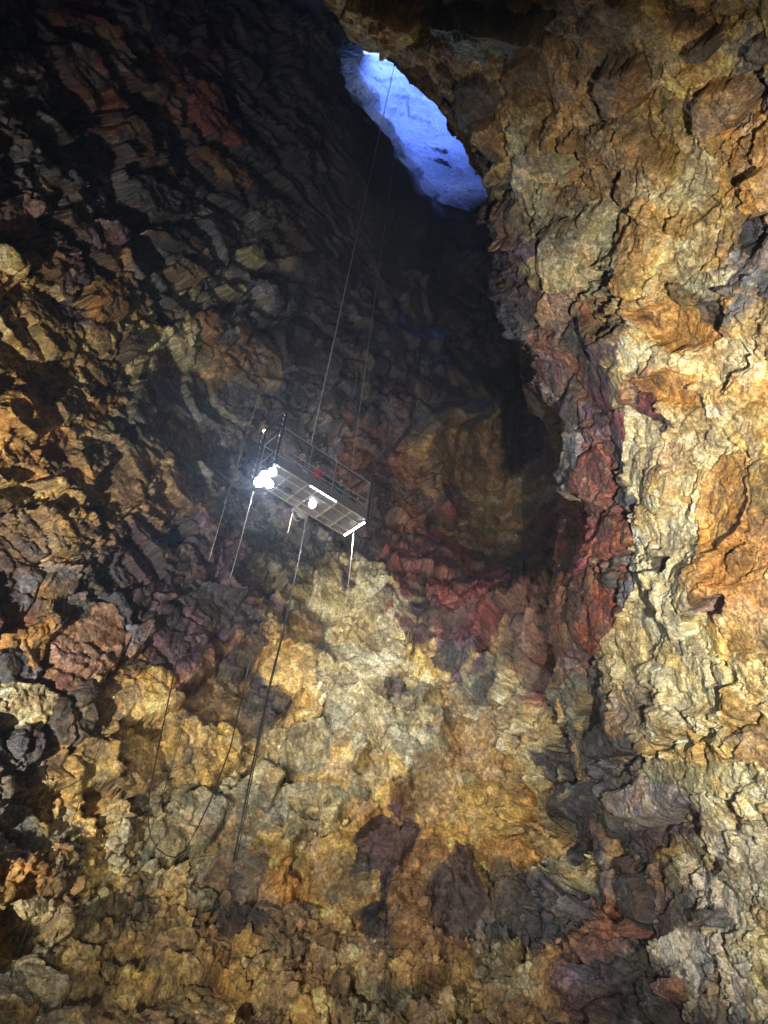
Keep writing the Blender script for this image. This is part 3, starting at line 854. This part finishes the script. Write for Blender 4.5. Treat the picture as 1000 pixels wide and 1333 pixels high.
# ------------------------------------------------------------------ people in the lift
def cloth_by_height(name, jacket, trousers, skin):
    m, nt, N, L, B = mat_new(name)
    tc = N.new('ShaderNodeTexCoord'); sep = N.new('ShaderNodeSeparateXYZ'); L.new(tc.outputs['Object'], sep.inputs[0])
    n = N.new('ShaderNodeTexNoise'); n.inputs['Scale'].default_value = 9; L.new(tc.outputs['Object'], n.inputs['Vector'])
    ad = N.new('ShaderNodeMath'); ad.operation = 'MULTIPLY_ADD'; ad.inputs[1].default_value = .02; L.new(n.outputs[0], ad.inputs[0]); L.new(sep.outputs['Z'], ad.inputs[2])
    mr = N.new('ShaderNodeMapRange'); mr.inputs[1].default_value = 0; mr.inputs[2].default_value = 2; L.new(ad.outputs[0], mr.inputs[0])
    r = N.new('ShaderNodeValToRGB'); r.color_ramp.interpolation = 'CONSTANT'
    e = r.color_ramp.elements; e[0].position = 0; e[0].color = (*trousers, 1); e[1].position = .44; e[1].color = (*jacket, 1)
    x = e.new(.745); x.color = (*skin, 1)
    L.new(mr.outputs[0], r.inputs[0]); L.new(r.outputs[0], B.inputs['Base Color']); B.inputs['Roughness'].default_value = .75
    return m
SKIN = simple('skin', (.45, .26, .19), .55)
def person(x, y, turn, jacket, helmet, label, reach):
    root = empty('person', (0, 0, 0)); root.rotation_euler = (0, 0, 0)
    wp = Vector(lift.location) + lrot @ Vector((x, y, .077))
    root.location = wp; root.rotation_euler = (0, 0, lift.rotation_euler.z + turn)
    tag(root, label, 'person', 'people riding in the lift')
    # local frame: the person faces -y
    v = [((0, 0, .95), .15), ((0, .01, 1.12), .145), ((0, .01, 1.32), .165), ((0, 0, 1.45), .11), ((0, -.01, 1.52), .058), ((0, -.02, 1.60), .085), ((0, -.02, 1.70), .095), ((0, -.01, 1.76), .06)]
    e = [(i, i + 1) for i in range(7)]
    for sd_ in (-1, 1):
        b0 = len(v)
        v += [((sd_ * .18, .01, 1.42), .075), ((sd_ * .25, .02, 1.18), .058), ((sd_ * .24, -.18 * reach, 1.08 + .06 * reach), .045), ((sd_ * .22, -.26 * reach, 1.10 + .06 * reach), .036)]
        e += [(2, b0), (b0, b0 + 1), (b0 + 1, b0 + 2), (b0 + 2, b0 + 3)]
        b1 = len(v)
        v += [((sd_ * .10, 0, .86), .105), ((sd_ * .12, -.02, .48), .068), ((sd_ * .13, .02, .09), .048), ((sd_ * .14, -.12, .045), .045)]
        e += [(0, b1), (b1, b1 + 1), (b1 + 1, b1 + 2), (b1 + 2, b1 + 3)]
    me = bpy.data.meshes.new('body'); me.from_pydata([a for a, _ in v], e, []); me.update()
    o = bpy.data.objects.new('body', me); col.objects.link(o); o.parent = root
    sk = o.modifiers.new('skin', 'SKIN'); sk.use_smooth_shade = True
    ss = o.modifiers.new('sub', 'SUBSURF'); ss.levels = 1; ss.render_levels = 2
    for k, (_, r) in enumerate(v):
        me.skin_vertices[0].data[k].radius = (r, r)
    me.skin_vertices[0].data[0].use_root = True
    me.materials.append(cloth_by_height('clothes', jacket, (.03, .035, .05), (.42, .25, .19)))
    for sd_ in (-1, 1):
        hx, hy, hz = sd_ * .22, -.26 * reach, 1.10 + .06 * reach
        bm = add_box(bmesh.new(), (hx, hy - .05, hz), (.075, .09, .03), .01)
        for f_, (ln, off) in enumerate(((.070, -.028), (.082, -.009), (.076, .010), (.058, .028))):
            add_tube(bm, [(hx + off, hy - .085, hz), (hx + off, hy - .09 - ln * .5, hz + .004), (hx + off, hy - .09 - ln * .7, hz - .03)], [.009, .0085, .007], 6)
        add_tube(bm, [(hx - sd_ * .034, hy - .03, hz), (hx - sd_ * .06, hy - .06, hz - .008), (hx - sd_ * .062, hy - .095, hz - .02)], [.011, .010, .008], 6)
        link('hand', bm, SKIN, root)
    bm = bmesh.new()
    bmesh.ops.create_uvsphere(bm, u_segments=16, v_segments=10, radius=.125)
    bmesh.ops.delete(bm, geom=[q for q in bm.verts if q.co.z < -.02], context='VERTS')
    bmesh.ops.scale(bm, vec=(.95, 1.12, .95), verts=bm.verts); bmesh.ops.translate(bm, vec=(0, -.015, 1.715), verts=bm.verts)
    hm = link('helmet', bm, helmet, root, True)
    link('brim', TB([(.12 * math.cos(a), -.015 + .14 * math.sin(a), 1.71) for a in np.linspace(0, 6.2832, 17)], .012, 6), helmet, hm)
    link('nose', BX((0, -.118, 1.625), (.024, .03, .04), .008), SKIN, root)
    link('mouth', BX((0, -.105, 1.585), (.05, .012, .012), .003), SKIN, root)
    for sd_ in (-1, 1):
        link('eye', BX((sd_ * .035, -.104, 1.655), (.022, .012, .010), .003), RUBBER, root)
        link('ear', BX((sd_ * .095, -.01, 1.64), (.018, .035, .055), .006), SKIN, root)
H_RED = simple('red_helmet', (.35, .03, .03), .35); H_DK = simple('dark_helmet', (.03, .03, .035), .35); H_WT = simple('white_helmet', (.6, .6, .6), .35)
person(-1.15, -.35, .2, (.16, .06, .07), H_WT, 'person in a dull maroon jacket and pale helmet standing in the lift', 1)
person(-.25, -.40, -.15, (.45, .02, .03), H_DK, 'person in a bright red jacket and dark helmet standing in the lift', 1)
person(1.15, -.38, .1, (.012, .075, .07), H_DK, 'person in a dark teal jacket and dark helmet standing in the lift', .8)
person(2.05, -.25, -.5, (.03, .03, .04), H_RED, 'person in a black jacket and red helmet standing in the lift', .6)

# ------------------------------------------------------------------ ropes and cables
def at_plan(px, py, hd):
    r = rays(px, py)
    return CAM + r * (hd / math.hypot(r[0], r[1]))
def rope(name, pts, rad, m, label, cat='rope', group=None, sag=0):
    o = link(name, TB(pts, rad, 6), m, None, True)
    return tag(o, label, cat, group)
def lift_pt(x, y, z):
    return np.array(Vector(lift.location) + lrot @ Vector((x, y, z)))
# suspension ropes up the shaft to the vent
t1 = at_z(512, 92, 74.5); t2 = at_z(527, 105, 74.0)
rope('wire_rope', [lift_pt(-.6, 0, 3.05), (lift_pt(-.6, 0, 3.05) + t1) / 2, t1, t1 + np.array([0, 0, 26.0])], .030, STEEL_ROPE, 'bright steel wire rope running up the blue shaft, the thicker of the two', 'rope')
rope('wire_rope', [lift_pt(1.9, 0, 3.05), (lift_pt(1.9, 0, 3.05) + t2) / 2, t2, t2 + np.array([0, 0, 26.0])], .014, STEEL_ROPE, 'thin faint wire rope running up the shaft beside the thicker one', 'rope')
link('spreader_beam', BX((0, 0, 3.06), (5.2, .09, .10), .01), DARK, lift)
# power cables down from the winch, two strands side by side
def hang(px_list, hd): return [at_plan(x, y, hd) for x, y in px_list]
hd0 = math.hypot(*lift_pt(-.9, HW + .2, 0)[:2])
main = hang([(399, 674), (389, 730), (371, 812), (350, 895), (326, 1010), (304, 1122)], hd0)
rope('power_cable', main, .030, RUBBER, 'thick black cable hanging straight down from the winch under the lift', 'cable')
rope('power_cable', [p + np.array([.09 * k / 5, -.02, 0]) for k, p in enumerate(main)], .018, RUBBER, 'thinner black cable hanging close beside the thick one', 'cable')
rope('tail_rope', hang([(381, 668), (378, 680), (375, 694)], hd0), .014, PALE_ROPE, 'short rope end dangling beside the winch under the lift', 'rope')
rope('guide_rope', hang([(461, 688), (456, 740), (441, 870), (428, 980), (410, 1132)], math.hypot(*lift_pt(HL, .4, 0)[:2])), .010, PALE_ROPE, 'thin rope hanging from the light bar end of the lift', 'rope')
rope('guide_rope', hang([(330, 640), (322, 670), (313, 706), (300, 752)], math.hypot(*lift_pt(-2.6, .4, 0)[:2])), .011, PALE_ROPE, 'thin rope hanging under the cluster of bright flood lamps', 'rope')
g = hang([(336, 520), (323, 560), (305, 620), (294, 655), (272, 730)], 28.5)
top = g[0] + np.array([0, 0, 1.2])
o = rope('guide_rope', [top] + g, .012, PALE_ROPE, 'pale rope with small clamps passing beside the lamp end of the lift', 'rope')
for px_, py_ in ((323, 561), (294, 652)):
    c = Vector(at_plan(px_, py_, 28.5))
    link('clamp', TB([c + Vector((0, 0, -.18)), c + Vector((0, 0, -.06)), c + Vector((0, 0, .05)), c + Vector((0, 0, .2))], [.02, .06, .05, .02], 8), ALU, o)
rope('stay_rope', hang([(242, 694), (214, 766), (188, 832), (160, 880), (128, 975), (93, 1073), (42, 1192), (10, 1280)], 29.5), .010, RUBBER, 'long thin rope slanting across the rocks to the left foot of the wall', 'rope')
lp = [(240, 820), (225, 885), (204, 984), (194.5, 1035), (193, 1071), (196, 1088), (204, 1104), (217, 1114), (228, 1116), (241, 1106), (256, 1080), (273, 1045), (299, 977), (314, 912), (330, 838)]
rope('slack_cable', hang(lp, 29.0), .026, RUBBER, 'slack dark cable hanging in a deep loop in front of the rocks', 'cable')
rope('stay_rope', hang([(268, 838), (251, 900), (228, 984), (215, 1025), (186, 1113)], 29.2), .012, RUBBER, 'very thin dark line hanging beside the looped cable', 'rope')

# ------------------------------------------------------------------ loose stones on the rubble slope
def stone_mesh(k):
    r = random.Random(900 + k)
    bm = bmesh.new(); bmesh.ops.create_icosphere(bm, subdivisions=1, radius=1.0)
    planes = [Vector((r.gauss(0, 1), r.gauss(0, 1), r.gauss(0, 1))).normalized() for _ in range(7)]
    for v in bm.verts:
        for p in planes:
            dd = v.co.dot(p)
            if dd > .62: v.co -= p * (dd - .62)
        v.co *= r.uniform(.92, 1.08)
    bmesh.ops.scale(bm, vec=(r.uniform(.8, 1.3), r.uniform(.7, 1.1), r.uniform(.55, .9)), verts=bm.verts)
    me = bpy.data.meshes.new('stone'); bm.to_mesh(me); bm.free(); me.materials.append(ROCK_STONE)
    return me
STONES = [stone_mesh(k) for k in range(10)]
wall_loc = np.array(cave_wall.location)
def drop(px_, py_):
    j = int(round((px_ + 130) / STEP)); i = int(round((py_ + 150) / STEP))
    return WV[i, j], WN[i, j], WC[i, j]
r = random.Random(5)
made = 0
while made < 270:
    if made % 3:
        x, y = r.uniform(230, 740), r.uniform(1190, 1331)
    else:
        x, y = r.gauss(170, 75), r.gauss(1150, 38)
        if not (5 < x < 330 and 1060 < y < 1240): continue
    p, n_, c = drop(x, y)
    sz = r.choice([.12, .15, .18, .22, .28, .36])
    o = bpy.data.objects.new('stone', r.choice(STONES)); col.objects.link(o)
    o.parent = cave_wall; o.location = p + n_ * sz * .25 - wall_loc
    o.rotation_euler = (r.uniform(0, 6.28), r.uniform(0, 6.28), r.uniform(0, 6.28)); o.scale = (sz, sz, sz)
    cc = np.clip(c * r.uniform(.8, 1.7), 0, .6); o.color = (*[float(q) for q in cc], 1)
    made += 1

# ------------------------------------------------------------------ the damp air of the cave
m = bpy.data.materials.new('damp_air'); m.use_nodes = True
N = m.node_tree.nodes; N.remove(N['Principled BSDF'])
pv = N.new('ShaderNodeVolumePrincipled'); pv.inputs['Color'].default_value = (.9, .93, 1, 1); pv.inputs['Density'].default_value = .0018; pv.inputs['Anisotropy'].default_value = .55
m.node_tree.links.new(pv.outputs[0], N['Material Output'].inputs['Volume'])
hz = link('haze', BX((VENT[0], VENT[1] - 6, 58), (160, 170, 128)), m); hz['kind'] = 'stuff'
